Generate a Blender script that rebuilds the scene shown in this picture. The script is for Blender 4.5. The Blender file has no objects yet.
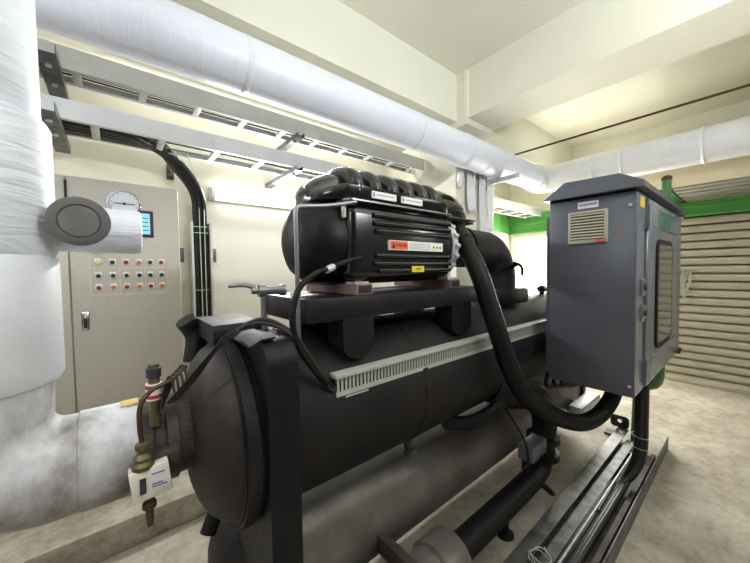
import bpy, bmesh, math, random
from mathutils import Vector, Matrix
random.seed(7)
S = bpy.context.scene
C = S.collection
PI = math.pi

# ------------------------------------------------------------------ materials
def hexc(r, g, b):
    def l(c):
        c /= 255.0
        return c / 12.92 if c <= 0.04045 else ((c + 0.055) / 1.055) ** 2.4
    return (l(r), l(g), l(b), 1)

def mat(name, col, rough=0.5, metal=0.0, col2=None, nscale=6.0, bump=0.0, bscale=40.0, stretch=(1, 1, 1),
        contrast=(0.35, 0.7), emit=0.0, coat=0.0, rough2=None, alpha=None, spec=0.5, detail=6):
    m = bpy.data.materials.new(name); m.use_nodes = True
    nt = m.node_tree; b = nt.nodes['Principled BSDF']
    b.inputs['Base Color'].default_value = col
    b.inputs['Roughness'].default_value = rough
    b.inputs['Metallic'].default_value = metal
    b.inputs['Specular IOR Level'].default_value = spec
    if coat: b.inputs['Coat Weight'].default_value = coat; b.inputs['Coat Roughness'].default_value = 0.15
    if emit:
        b.inputs['Emission Color'].default_value = col
        b.inputs['Emission Strength'].default_value = emit
    if alpha is not None: b.inputs['Alpha'].default_value = alpha
    tc = nt.nodes.new('ShaderNodeTexCoord'); mp = nt.nodes.new('ShaderNodeMapping')
    mp.inputs['Scale'].default_value = stretch
    nt.links.new(tc.outputs['Object'], mp.inputs['Vector'])
    if col2 is not None or rough2 is not None:
        n = nt.nodes.new('ShaderNodeTexNoise'); n.inputs['Scale'].default_value = nscale
        n.inputs['Detail'].default_value = detail; n.inputs['Roughness'].default_value = 0.6
        nt.links.new(mp.outputs[0], n.inputs['Vector'])
        if col2 is not None:
            r = nt.nodes.new('ShaderNodeValToRGB')
            r.color_ramp.elements[0].position = contrast[0]; r.color_ramp.elements[0].color = col
            r.color_ramp.elements[1].position = contrast[1]; r.color_ramp.elements[1].color = col2
            nt.links.new(n.outputs['Fac'], r.inputs[0]); nt.links.new(r.outputs[0], b.inputs['Base Color'])
        if rough2 is not None:
            mr = nt.nodes.new('ShaderNodeMapRange')
            mr.inputs['From Min'].default_value = 0.35; mr.inputs['From Max'].default_value = 0.65
            mr.inputs['To Min'].default_value = rough; mr.inputs['To Max'].default_value = rough2
            nt.links.new(n.outputs['Fac'], mr.inputs[0]); nt.links.new(mr.outputs[0], b.inputs['Roughness'])
    if bump:
        n2 = nt.nodes.new('ShaderNodeTexNoise'); n2.inputs['Scale'].default_value = bscale
        n2.inputs['Detail'].default_value = 4
        nt.links.new(mp.outputs[0], n2.inputs['Vector'])
        bp = nt.nodes.new('ShaderNodeBump'); bp.inputs['Strength'].default_value = bump
        bp.inputs['Distance'].default_value = 0.02
        nt.links.new(n2.outputs['Fac'], bp.inputs['Height']); nt.links.new(bp.outputs[0], b.inputs['Normal'])
    return m

def concrete(name, base, dark, stain, scale=1.0):
    m = bpy.data.materials.new(name); m.use_nodes = True
    nt = m.node_tree; b = nt.nodes['Principled BSDF']; L = nt.links.new
    tc = nt.nodes.new('ShaderNodeTexCoord')
    n1 = nt.nodes.new('ShaderNodeTexNoise'); n1.inputs['Scale'].default_value = 1.6 * scale; n1.inputs['Detail'].default_value = 9; n1.inputs['Roughness'].default_value = .62
    n2 = nt.nodes.new('ShaderNodeTexNoise'); n2.inputs['Scale'].default_value = 14 * scale; n2.inputs['Detail'].default_value = 8; n2.inputs['Roughness'].default_value = .7
    n3 = nt.nodes.new('ShaderNodeTexVoronoi'); n3.inputs['Scale'].default_value = 1.1 * scale; n3.feature = 'DISTANCE_TO_EDGE'
    nw = nt.nodes.new('ShaderNodeTexNoise'); nw.inputs['Scale'].default_value = 2.2
    for n in (n1, n2, nw): L(tc.outputs['Object'], n.inputs['Vector'])
    ad = nt.nodes.new('ShaderNodeMixRGB'); ad.blend_type = 'ADD'; ad.inputs[0].default_value = .55
    L(tc.outputs['Object'], ad.inputs[1]); L(nw.outputs['Color'], ad.inputs[2]); L(ad.outputs[0], n3.inputs['Vector'])
    r1 = nt.nodes.new('ShaderNodeValToRGB'); r1.color_ramp.elements[0].position = .38; r1.color_ramp.elements[0].color = dark
    r1.color_ramp.elements[1].position = .6; r1.color_ramp.elements[1].color = base
    L(n1.outputs['Fac'], r1.inputs[0])
    r2 = nt.nodes.new('ShaderNodeValToRGB'); r2.color_ramp.elements[0].position = .30; r2.color_ramp.elements[0].color = (.55, .53, .5, 1)
    r2.color_ramp.elements[1].position = .55; r2.color_ramp.elements[1].color = (1, 1, 1, 1)
    L(n2.outputs['Fac'], r2.inputs[0])
    mx = nt.nodes.new('ShaderNodeMixRGB'); mx.blend_type = 'MULTIPLY'; mx.inputs[0].default_value = .7
    L(r1.outputs[0], mx.inputs[1]); L(r2.outputs[0], mx.inputs[2])
    r3 = nt.nodes.new('ShaderNodeValToRGB'); r3.color_ramp.elements[0].position = .0; r3.color_ramp.elements[0].color = stain
    r3.color_ramp.elements[1].position = .006; r3.color_ramp.elements[1].color = (1, 1, 1, 1)
    L(n3.outputs['Distance'], r3.inputs[0])
    mx2 = nt.nodes.new('ShaderNodeMixRGB'); mx2.blend_type = 'MULTIPLY'; mx2.inputs[0].default_value = .15
    L(mx.outputs[0], mx2.inputs[1]); L(r3.outputs[0], mx2.inputs[2]); L(mx2.outputs[0], b.inputs['Base Color'])
    b.inputs['Roughness'].default_value = .82
    bp = nt.nodes.new('ShaderNodeBump'); bp.inputs['Strength'].default_value = .35; bp.inputs['Distance'].default_value = .01
    L(n2.outputs['Fac'], bp.inputs['Height']); L(bp.outputs[0], b.inputs['Normal'])
    return m

def wrapmat(name, col, col2, axis='x', bstr=.4):
    # white film wound round a pipe: fine creases + soft dents
    m = mat(name, col, .38, 0, col2, 5, 0, contrast=(.5, .8))
    nt = m.node_tree; b = nt.nodes['Principled BSDF']; L = nt.links.new
    tc = nt.nodes.new('ShaderNodeTexCoord'); mp = nt.nodes.new('ShaderNodeMapping')
    mp.inputs['Scale'].default_value = {'x': (9, 2.2, 2.2), 'z': (2.5, 2.5, 14), 'y': (2.2, 9, 2.2)}[axis]
    mp.inputs['Rotation'].default_value = (.25, .2, .1)
    n = nt.nodes.new('ShaderNodeTexNoise'); n.inputs['Scale'].default_value = 1.6; n.inputs['Detail'].default_value = 5; n.inputs['Distortion'].default_value = 1.2
    bp = nt.nodes.new('ShaderNodeBump'); bp.inputs['Strength'].default_value = bstr; bp.inputs['Distance'].default_value = .03
    L(tc.outputs['Object'], mp.inputs[0]); L(mp.outputs[0], n.inputs['Vector']); L(n.outputs['Fac'], bp.inputs['Height']); L(bp.outputs[0], b.inputs['Normal'])
    return m

M = {}
M['wall'] = mat('plaster_cream', hexc(232, 230, 216), .8, 0, hexc(226, 223, 207), 1.5, .08, 60)
M['ceil'] = mat('ceiling_paint', hexc(230, 229, 213), .75, 0, hexc(224, 223, 206), 1.2, .06, 50)
M['wallgrey'] = mat('dark_unseen_wall', hexc(120, 119, 116), .85, 0, hexc(104, 103, 100), 2)  # unseen walls, kept dark to cut the fill light on the chiller
M['strip'] = mat('highlight_strip', hexc(240, 238, 220), .6)  # brighter tone paints in the highlight along the beam's joint strip
M['floor'] = concrete('concrete_floor', hexc(186, 178, 164), hexc(152, 142, 128), hexc(90, 80, 70))
M['plinth'] = concrete('concrete_plinth', hexc(190, 182, 166), hexc(150, 140, 124), hexc(90, 80, 70), 1.6)
M['wrap'] = wrapmat('white_pipe_film', hexc(226, 230, 242), hexc(218, 223, 238), 'x', .10)
M['wrapy'] = wrapmat('white_pipe_film_cross', hexc(234, 235, 240), hexc(222, 222, 228), 'y', .25)
M['wrapz'] = wrapmat('white_riser_film', hexc(228, 232, 242), hexc(212, 217, 230), 'z')
M['jacket'] = mat('white_jacket', hexc(232, 236, 244), .45, 0, hexc(214, 216, 222), 3)
M['grimy'] = mat('dusty_white_film', hexc(222, 224, 230), .5, 0, hexc(120, 110, 106), 5, .5, 7, contrast=(.44, .68), stretch=(1, 1, .6))
M['tape'] = mat('yellowed_tape', hexc(226, 200, 120), .6)
M['galv'] = mat('galvanised_steel', hexc(208, 210, 210), .42, .3, hexc(176, 179, 181), 30, contrast=(.4, .65))
M['galvd'] = mat('dull_galvanised_steel', hexc(112, 113, 111), .48, .35, hexc(64, 65, 65), 14, contrast=(.35, .7))
M['traypaint'] = mat('light_grey_tray', hexc(214, 215, 214), .5, .05, hexc(200, 202, 202), 5)
M['panel'] = mat('panel_beige_paint', hexc(196, 191, 180), .42, .1, hexc(184, 179, 167), 60, .05, 200)
M['panelside'] = mat('panel_cream_edge', hexc(226, 221, 200), .5)
M['gap'] = mat('dark_gap', hexc(40, 38, 36), .7)
M['chrome'] = mat('chrome', hexc(215, 215, 215), .2, 1)
M['white'] = mat('white_plastic', hexc(236, 236, 232), .4)
M['offwhite'] = mat('aged_white_enamel', hexc(222, 218, 206), .45, 0, hexc(196, 190, 174), 12, contrast=(.5, .75))
M['yellow'] = mat('yellow_tape_line', hexc(222, 214, 168), .6)
M['btn_black'] = mat('black_button', hexc(34, 36, 40), .35)
M['btn_red'] = mat('red_button', hexc(150, 34, 36), .3)
M['btn_green'] = mat('green_button', hexc(30, 62, 46), .3)
M['btn_orange'] = mat('orange_button', hexc(206, 120, 62), .3)
M['btn_yellow'] = mat('yellow_button', hexc(236, 222, 120), .3)
M['screen'] = mat('lit_screen', hexc(140, 196, 214), .2, emit=.6)
M['screenink'] = mat('screen_ink', hexc(40, 80, 120), .4)
M['black'] = mat('black_gloss_enamel', hexc(9, 9, 12), .22, 0, hexc(13, 13, 17), 8, coat=.4)
M['blackm'] = mat('black_satin_metal', hexc(15, 15, 18), .42, 0, hexc(22, 21, 24), 10, rough2=.55, spec=.28)
M['foam'] = mat('dark_insulation', hexc(25, 23, 26), .48, 0, hexc(38, 34, 34), 2.5, .12, 14, rough2=.7, spec=.28)
M['foamend'] = mat('dusty_dark_insulation', hexc(32, 29, 30), .55, 0, hexc(60, 53, 51), 2.0, .15, 12, contrast=(.4, .75), spec=.28)
M['foamblack'] = mat('black_foam', hexc(17, 16, 20), .5, 0, hexc(26, 25, 28), 5, .2, 20, spec=.28)
M['cond'] = mat('condenser_grey_paint', hexc(140, 136, 132), .32, .35, hexc(96, 90, 87), 3, .05, 30, rough2=.42)
M['flange'] = mat('dusty_dark_steel', hexc(52, 48, 47), .6, .2, hexc(90, 83, 78), 9, .15, 20, spec=.28)
M['frame'] = mat('base_frame_paint', hexc(26, 24, 29), .36, 0, hexc(42, 34, 38), 4, rough2=.5, spec=.28)
M['primer'] = mat('red_oxide_primer', hexc(128, 92, 90), .5, .1, hexc(150, 128, 124), 12)
M['rubber'] = mat('rubber', hexc(15, 15, 17), .5, spec=.28)
M['rubberb'] = mat('cable_sheath', hexc(26, 27, 31), .42)
M['brown'] = mat('brown_sheath', hexc(62, 50, 46), .5)
M['ties'] = mat('pale_cable_tie', hexc(190, 205, 180), .5)
M['duct'] = mat('pvc_duct_grey', hexc(178, 178, 172), .45)
M['cab'] = mat('cabinet_grey_paint', hexc(96, 99, 109), .34, .25, hexc(90, 93, 103), 6, .04, 300)
M['cabdoor'] = mat('cabinet_door_paint', hexc(156, 161, 173), .22, .5, hexc(148, 153, 165), 6)
M['glassdark'] = mat('dark_glazing', hexc(120, 118, 112), .12, .4)
M['vent'] = mat('vent_ivory', hexc(178, 174, 156), .5)
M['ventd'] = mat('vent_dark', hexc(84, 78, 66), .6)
M['redlab'] = mat('red_label', hexc(206, 84, 64), .5)
M['orange'] = mat('orange_label', hexc(232, 96, 44), .45)
M['label'] = mat('label_white', hexc(236, 236, 234), .45)
M['ink'] = mat('ink_dark', hexc(50, 50, 56), .6)
M['inkblue'] = mat('ink_blue', hexc(60, 90, 170), .6)
M['inkgrey'] = mat('ink_grey', hexc(150, 150, 150), .6)
M['lemon'] = mat('lemon_label', hexc(216, 214, 60), .5)
M['warnyellow'] = mat('warning_yellow', hexc(226, 196, 50), .5)
M['logogreen'] = mat('logo_green', hexc(52, 120, 92), .5)
M['green'] = mat('green_beam_paint', hexc(84, 156, 72), .45, 0, hexc(74, 142, 64), 5)
M['greend'] = mat('green_tank_paint', hexc(60, 116, 56), .45, 0, hexc(50, 98, 46), 5)
M['shutter'] = mat('shutter_steel', hexc(190, 184, 168), .38, .3, hexc(166, 158, 142), 7, stretch=(1, 1, 8), contrast=(.4, .7))
M['shutterd'] = mat('shutter_rail', hexc(150, 148, 138), .45, .4)
M['brass'] = mat('old_brass', hexc(124, 112, 84), .5, .6, hexc(88, 78, 58), 20)
M['copper'] = mat('dull_copper', hexc(98, 76, 68), .5, .6, hexc(74, 60, 54), 12)
M['steelrod'] = mat('steel_tube', hexc(150, 150, 154), .35, .8)
M['gaugeface'] = mat('gauge_dial', hexc(216, 218, 226), .3)
M['disc'] = mat('dark_cap_rubber', hexc(86, 84, 84), .6, 0, hexc(104, 102, 102), 6)
M['discin'] = mat('dusty_cap_plate', hexc(104, 102, 102), .5, .2, hexc(140, 138, 138), 12, contrast=(.45, .75))
M['film'] = mat('thin_plastic_film', hexc(246, 247, 250), .35, 0, alpha=.93)
M['tube_on'] = mat('fluorescent_lens', (1.0, .99, .94, 1), .3, emit=7)
M['tube_lo'] = mat('added_lamp_glow', (1.0, .98, .93, 1), .3, emit=8)  # glow for the added lamps only
M['daylight'] = mat('frosted_bright_pane', (1.0, .97, .86, 1), .3, emit=7)
M['winframe'] = mat('window_frame_cream', hexc(226, 220, 190), .5)
M['rust'] = mat('rusty_iron', hexc(96, 66, 52), .7, .3, hexc(64, 46, 40), 20)
M['rag'] = mat('grey_rag', hexc(170, 168, 160), .8)
M['redtape'] = mat('red_tape', hexc(180, 50, 44), .5)

# ------------------------------------------------------------------ mesh helpers
def BM(): return bmesh.new()

def V(*a): return Vector(a[0]) if len(a) == 1 else Vector(a)

def box(bm, x0, x1, y0, y1, z0, z1, bev=0.0, seg=2):
    r = bmesh.ops.create_cube(bm, size=1)
    vs = r['verts']
    for v in vs:
        v.co = Vector(((x0 + x1) / 2 + v.co.x * (x1 - x0), (y0 + y1) / 2 + v.co.y * (y1 - y0), (z0 + z1) / 2 + v.co.z * (z1 - z0)))
    if bev:
        es = list({e for v in vs for e in v.link_edges})
        bmesh.ops.bevel(bm, geom=es, offset=bev, segments=seg, affect='EDGES', profile=.5, clamp_overlap=True)
    return bm

def frame_for(d):
    d = d.normalized()
    up = Vector((0, 0, 1)) if abs(d.z) < .9 else Vector((1, 0, 0))
    a = d.cross(up).normalized(); b = d.cross(a).normalized()
    return a, b

def loft(bm, rings, cap=True, closed=True):
    vr = [[bm.verts.new(p) for p in r] for r in rings]
    n = len(vr[0])
    for i in range(len(vr) - 1):
        for j in range(n if closed else n - 1):
            k = (j + 1) % n
            try: bm.faces.new((vr[i][j], vr[i][k], vr[i + 1][k], vr[i + 1][j]))
            except ValueError: pass
    if cap:
        for r in (vr[0], vr[-1]):
            try: bm.faces.new(r)
            except ValueError: pass
    return bm

def revolve(bm, p0, axis, prof, seg=48):
    """prof: list of (distance along axis, radius)"""
    p0 = Vector(p0); d = Vector(axis).normalized(); a, b = frame_for(d)
    rings = []
    for t, r in prof:
        r = max(r, 1e-4)
        rings.append([p0 + d * t + (a * math.cos(2 * PI * j / seg) + b * math.sin(2 * PI * j / seg)) * r for j in range(seg)])
    return loft(bm, rings)

def cyl(bm, p0, p1, r0, r1=None, seg=32):
    p0 = Vector(p0); p1 = Vector(p1)
    return revolve(bm, p0, p1 - p0, [(0, r0), ((p1 - p0).length, r0 if r1 is None else r1)], seg)

def smooth_pts(pts, n=8):
    P = [Vector(p) for p in pts]
    if len(P) < 3: return P
    P = [P[0] * 2 - P[1]] + P + [P[-1] * 2 - P[-2]]
    out = []
    for i in range(1, len(P) - 2):
        for k in range(n):
            t = k / n
            a, b, c, d = P[i - 1], P[i], P[i + 1], P[i + 2]
            out.append(.5 * ((2 * b) + (c - a) * t + (2 * a - 5 * b + 4 * c - d) * t * t + (3 * b - a - 3 * c + d) * t ** 3))
    out.append(P[-2]); return out

def tube(bm, pts, r, seg=12, smooth=True, n=8, ripple=None):
    P = smooth_pts(pts, n) if smooth else [Vector(p) for p in pts]
    rings = []; a = None; dist = 0
    for i, p in enumerate(P):
        d = (P[min(i + 1, len(P) - 1)] - P[max(i - 1, 0)]).normalized()
        if i: dist += (p - P[i - 1]).length
        if a is None: a, b = frame_for(d)
        else:
            a = (a - d * a.dot(d)).normalized()
        b = d.cross(a).normalized()
        rr = r(i / (len(P) - 1)) if callable(r) else r
        if ripple: rr *= 1 + ripple[0] * (1 if i % 2 else -1)
        rings.append([p + (a * math.cos(2 * PI * j / seg) + b * math.sin(2 * PI * j / seg)) * rr for j in range(seg)])
    return loft(bm, rings)

def prism(bm, prof, axis, a0, a1):
    """closed polygon profile swept along axis: 'x' prof=(y,z), 'y' prof=(x,z), 'z' prof=(x,y)"""
    def pt(u, v, t):
        return {'x': (t, u, v), 'y': (u, t, v), 'z': (u, v, t)}[axis]
    return loft(bm, [[pt(u, v, a0) for u, v in prof], [pt(u, v, a1) for u, v in prof]])

def rrect(x0, x1, y0, y1, r, n=5):
    pts = []
    for cx, cy, s in ((x1 - r, y1 - r, 0), (x0 + r, y1 - r, 90), (x0 + r, y0 + r, 180), (x1 - r, y0 + r, 270)):
        for k in range(n + 1):
            a = math.radians(s + 90 * k / n); pts.append((cx + r * math.cos(a), cy + r * math.sin(a)))
    return pts

def wpos(o):
    p = Vector((0, 0, 0))
    while o is not None: p += Vector(o.location); o = o.parent
    return p

def tag(o, label=None, cat=None, group=None, kind=None):
    if label: o['label'] = label
    if cat: o['category'] = cat
    if group: o['group'] = group
    if kind: o['kind'] = kind
    return o

def obj(name, bm, m, parent=None, ang=35, flat=False, weld=False):
    bmesh.ops.recalc_face_normals(bm, faces=bm.faces[:])
    me = bpy.data.meshes.new(name)
    if parent is None:
        xs = [v.co.x for v in bm.verts]; ys = [v.co.y for v in bm.verts]; zs = [v.co.z for v in bm.verts]
        org = Vector(((min(xs) + max(xs)) / 2, (min(ys) + max(ys)) / 2, min(zs)))
    else: org = wpos(parent)
    for v in bm.verts: v.co -= org
    bm.to_mesh(me); bm.free()
    for mm in (m if isinstance(m, (list, tuple)) else [m]): me.materials.append(mm)
    if not flat:
        me.polygons.foreach_set('use_smooth', [True] * len(me.polygons))
        me.set_sharp_from_angle(angle=math.radians(ang))
    o = bpy.data.objects.new(name, me); C.objects.link(o)
    if parent is None: o.location = org
    else: o.parent = parent
    return o

def thing(name, label, cat, loc, group=None):
    o = bpy.data.objects.new(name, None); C.objects.link(o); o.location = loc
    o.empty_display_size = .1
    return tag(o, label, cat, group)

def struct(name, bm, m, parent=None, **k):
    o = obj(name, bm, m, parent, **k)
    if parent is None: o['kind'] = 'structure'
    return o

def B(*a, **k): return box(BM(), *a, **k)
def CY(*a, **k): return cyl(BM(), *a, **k)
def TU(*a, **k): return tube(BM(), *a, **k)

def text(name, body, size, m, parent, mtx, depth=.0006):
    cu = bpy.data.curves.new(name, 'FONT'); cu.body = body; cu.size = size; cu.extrude = depth
    cu.align_x = 'CENTER'; cu.align_y = 'CENTER'
    t = bpy.data.objects.new(name + '_tmp', cu); C.objects.link(t)
    dg = bpy.context.evaluated_depsgraph_get(); dg.update()
    me = bpy.data.meshes.new_from_object(t.evaluated_get(dg))
    bpy.data.objects.remove(t)
    org = wpos(parent)
    me.transform(Matrix.Translation(-org) @ mtx)
    me.materials.clear(); me.materials.append(m)
    o = bpy.data.objects.new(name, me); C.objects.link(o); o.parent = parent
    return o
FACE_NY = lambda p: Matrix.Translation(p) @ Matrix.Rotation(PI / 2, 4, 'X')                       # reads from -Y side
FACE_NX = lambda p: Matrix.Translation(p) @ Matrix.Rotation(-PI / 2, 4, 'Z') @ Matrix.Rotation(PI / 2, 4, 'X')  # reads from -X side

# ------------------------------------------------------------------ room
XE = 6.03; YW = 3.10; ZC = 3.6; XL = -2.2; YN = -3.2
struct('floor', B(XL - .1, XE + .1, YN - .1, YW + .1, -.1, 0), M['floor'], flat=True)
struct('ceiling', B(XL - .1, XE + .1, YN - .1, YW + .1, ZC, ZC + .1), M['ceil'], flat=True)
struct('wall_back', B(XL - .1, XE + .1, YW, YW + .1, 0, ZC), M['wall'], flat=True)
struct('wall_left', B(XL - .1, XL, YN, YW, 0, ZC), M['wallgrey'], flat=True)
struct('wall_near', B(XL - .1, XE + .1, YN - .1, YN, 0, ZC), M['wallgrey'], flat=True)
struct('wall_end', B(XE, XE + .1, YN, YW, 0, ZC), M['wall'], flat=True)
# column carrying the girders
struct('wall_column', B(2.80, 3.55, 2.03, YW, 0, 3.06, bev=.004), M['wall'])
# girder along the wall, girder across the room
struct('trim_1', B(XL, 2.79, 2.01, 2.45, 3.125, ZC), M['ceil'], flat=True)
struct('trim_2', B(2.79, XE, 2.01, 2.45, 3.06, ZC), M['ceil'], flat=True)
cb = B(2.80, 3.27, YN, 1.88, 3.12, ZC)
box(cb, 2.79, 3.28, 1.88, 2.01, 3.06, ZC)
struct('trim_3', cb, M['ceil'], flat=True)
struct('trim_4', B(2.786, 2.80, 1.87, 1.91, 3.125, ZC - .01), M['strip'], flat=True)
# concrete step along the back wall
struct('trim_5', B(XL, 2.75, 2.29, YW, 0, .18, bev=.012), M['plinth'])
# green beam over the doors
gb = B(XE - .05, XE, YN, YW, 2.25, 2.60)
box(gb, XE - .09, XE, YN, YW, 2.40, 2.44); box(gb, XE - .09, XE, YN, YW, 2.245, 2.275)
struct('trim_6', gb, M['green'], flat=True)
gb = B(3.56, XE - .05, YW - .04, YW, 2.27, 2.60)
struct('trim_7', gb, M['green'], flat=True)

# bright frosted window in the end wall
win = struct('window_1', B(XE - .03, XE - .001, 1.25, 3.02, .9, 2.2), M['winframe'], flat=True)
for k, (a, b_) in enumerate(((1.30, 1.84), (1.88, 2.42), (2.46, 2.97))):
    obj('pane', B(XE - .036, XE - .028, a, b_, .95, 2.15), M['daylight'], win, flat=True)

# roller shutter door
def slat_profile():
    prof = []
    n = 21; p = 2.24 / n
    for i in range(n):
        z = i * p
        prof += [(XE - .030, z + .004), (XE - .058, z + .007), (XE - .074, z + .030), (XE - .080, z + p * .5), (XE - .074, z + p - .026), (XE - .058, z + p - .012), (XE - .030, z + p - .008)]
    prof += [(XE - .03, 2.24), (XE - .03, .0)]
    return prof
sh = struct('door_1', prism(BM(), slat_profile(), 'y', -2.9, .98), M['shutter'], ang=28)
obj('guide_rail', B(XE - .11, XE - .001, .98, 1.05, 0, 2.245), M['shutterd'], sh)
obj('bottom_bar', B(XE - .10, XE - .03, -2.9, .98, 0.0, .075, bev=.006), M['shutter'], sh)
roll = BM(); x = 4.90
while x < XE - .05:
    box(roll, x, x + .10, -2.9, .615, 2.455 if int(x * 10) % 2 else 2.440, 2.472, bev=.006); x += .12
obj('curtain_guide', roll, M['shutterd'], sh)
obj('end_bracket', B(4.90, XE - .055, .635, .98, 2.445, 2.472), M['greend'], sh, flat=True)
struct('trim_8', B(4.86, XE, YN, .99, 2.474, 2.96), mat('beige_bulkhead', hexc(214, 202, 172), .7), flat=True)
lk = BM(); cyl(lk, (XE - .075, .70, 1.52), (XE - .14, .70, 1.52), .03, .025, 16); box(lk, XE - .13, XE - .115, .60, .86, 1.50, 1.525)
obj('handle', lk, M['chrome'], sh)
rg = thing('rag', 'grey rag strips dangling from the roller shutter handle', 'rag', (XE - .13, .60, 1.12))
for k, (y, z0, w) in enumerate(((.60, 1.12, .03), (.645, 1.2, .035), (.57, 1.26, .03))):
    b_ = BM()
    loft(b_, [[(XE - .14 + .006 * math.sin(t * 3 + k), y - w / 2 + .02 * math.sin(t * 4 + k), z0 + (1.53 - z0) * t), (XE - .146 + .006 * math.sin(t * 3 + k), y - w / 2 + .02 * math.sin(t * 4 + k), z0 + (1.53 - z0) * t),
              (XE - .15 + .01 * math.sin(t * 5), y + w / 2 + .02 * math.sin(t * 4 + k), z0 + (1.53 - z0) * t), (XE - .144 + .01 * math.sin(t * 5), y + w / 2 + .02 * math.sin(t * 4 + k), z0 + (1.53 - z0) * t)] for t in [i / 8 for i in range(9)]])
    obj('strip', b_, M['rag'], rg)

# ------------------------------------------------------------------ overhead pipes
ZP = 2.754
t = thing('insulated_pipe', 'long white-wrapped pipe running overhead along the girder past the column', 'pipe', (1.5, 1.85, ZP - .15))
obj('jacket', revolve(BM(), (XL, 1.85, ZP), (1, 0, 0), [(0, .146), (4.30, .146), (4.45, .150), (4.6, .147), (5.0, .152), (5.35, .149), (5.8, .152), (6.25, .150), (6.47, .152)], 64), M['wrap'], t)
for x in (.58, 1.95):
    obj('joint_band', revolve(BM(), (x, 1.85, ZP), (1, 0, 0), [(0, .1465), (.004, .1485), (.03, .1485), (.034, .1465)], 64), M['jacket'], t)
for x in (2.62, 2.95, 3.2):
    obj('loose_wrap', revolve(BM(), (x, 1.85, ZP), (1, .06, .03), [(0, .148), (.02, .156), (.13, .154), (.17, .150)], 48), M['wrap'], t)
t = thing('insulated_pipe', 'white-wrapped pipe crossing overhead in front of the roller shutter wall', 'pipe', (4.43, 0, ZP - .17))
obj('jacket', TU([(4.22, 1.86, ZP), (4.38, 1.83, ZP), (4.43, 1.70, ZP), (4.43, 1.5, ZP), (4.43, .5, ZP), (4.43, -1, ZP), (4.43, -3.15, ZP)], .168, seg=48), M['wrapy'], t)
for y in (1.25, .98, .36):
    obj('joint_band', revolve(BM(), (4.43, y, ZP), (0, -1, .02), [(0, .167), (.006, .173), (.02, .178), (.03, .169)], 48), M['wrapy'], t)
# torn plastic film hanging on the column
t = thing('plastic_wrap', 'torn clear plastic film hanging from the overhead pipe over the column', 'plastic wrap', (3.05, 1.97, 2.0))
random.seed(3)
for k, (x, w, z0, z1) in enumerate(((2.82, .10, 2.46, 2.62), (3.02, .16, 2.22, 2.64), (3.24, .14, 1.90, 2.66), (3.38, .12, 2.02, 2.66))):
    b_ = BM(); rows = []
    for i in range(13):
        tt = i / 12; z = z1 + (z0 - z1) * tt
        rows.append([Vector((x - w / 2 + w * j / 6 + .012 * math.sin(tt * 5 + k), 1.985 + .014 * math.sin(j * 2.1 + tt * 4 + k), z + .02 * math.sin(j * 1.7))) for j in range(7)])
    loft(b_, rows, cap=False, closed=False)
    o = obj('film', b_, M['film'], t, ang=80)
    md = o.modifiers.new('thick', 'SOLIDIFY'); md.thickness = .0015

# thin conduit under the ceiling
t = thing('conduit', 'thin brown steel conduit crossing under the ceiling towards the right', 'conduit', (4.0, 0, 3.04))
obj('tube', CY((4.0, 2.0, 3.045), (4.0, -3.15, 3.045), .011, seg=10), M['rust'], t)
obj('hanger', CY((4.0, -1.0, 3.05), (4.0, -1.0, ZC), .003, seg=6), M['galv'], t)

# ------------------------------------------------------------------ cable trays
def tray(label, x0, x1, y0, y1, z0, z1, rung_xs, group=None):
    t = thing('cable_tray', label, 'cable tray', ((x0 + x1) / 2, (y0 + y1) / 2, z0), group)
    for y, s in ((y0, 1), (y1, -1)):
        if s < 0: z1 = z0 + .042
        b_ = BM()
        prism(b_, [(y, z0), (y + s * .03, z0), (y + s * .03, z0 + .003), (y + s * .003, z0 + .003), (y + s * .003, z1 - .003), (y + s * .02, z1 - .003), (y + s * .02, z1), (y, z1)], 'x', x0, x1)
        obj('side_rail', b_, M['traypaint'], t, flat=True)
    for x in rung_xs:
        b_ = B(x - .02, x + .02, y0 + .004, y1 - .004, z0 + .001, z0 + .022, bev=.002)
        for dx in (-.008, .008): cyl(b_, (x + dx, y0 + .001, z0 + .05), (x + dx, y0 - .003, z0 + .05), .003, seg=6)
        r = obj('rung', b_, M['galv'], t)
    return t
tray('upper ladder cable tray along the back wall, above the other', -.9, 2.79, 2.45, 2.645, 2.737, 2.859, [-.75 + .31 * i for i in range(12)])
tray('lower ladder cable tray along the back wall with the black cables leaving it', -.9, 2.79, 2.45, 2.74, 2.463, 2.572, [-.72 + .33 * i for i in range(11)])
tray('short ladder cable tray beyond the column near the bright window', 3.56, 5.9, 2.45, 2.74, 2.51, 2.64, [3.8 + .33 * i for i in range(7)])

def cable(name, label, pts, r, m, group, cat='cable', seg=8, n=6):
    o = obj(name, TU(pts, r, seg=seg, n=n), m); return tag(o, label, cat, group)
random.seed(5)
for k in range(4):
    y = 2.50 + .035 * k
    cable('cable', 'thin dark control cable lying in the upper cable tray', [(-.85, y, 2.785), (.4, y + .01, 2.783), (1.5, y - .006, 2.785), (2.75, y, 2.783)], .0065, M['rubberb'], 'control cables in the upper tray')
for k in range(3):
    y = 2.56 + .05 * k
    cable('cable', 'dark cable lying in the short tray beyond the column', [(3.58, y, 2.557), (4.6, y + .01, 2.555), (5.85, y, 2.557)], .008, M['rubberb'], 'cables in the tray beyond the column')
for k in range(3):
    y = 2.60 + .045 * k
    cable('cable', 'thin grey cable running on along the lower cable tray', [(-.85, y, 2.53), (.6, y + .006, 2.533), (1.5, y - .006, 2.515), (2.75, y, 2.51)], .007, M['galvd'], 'thin cables in the lower tray')
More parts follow.
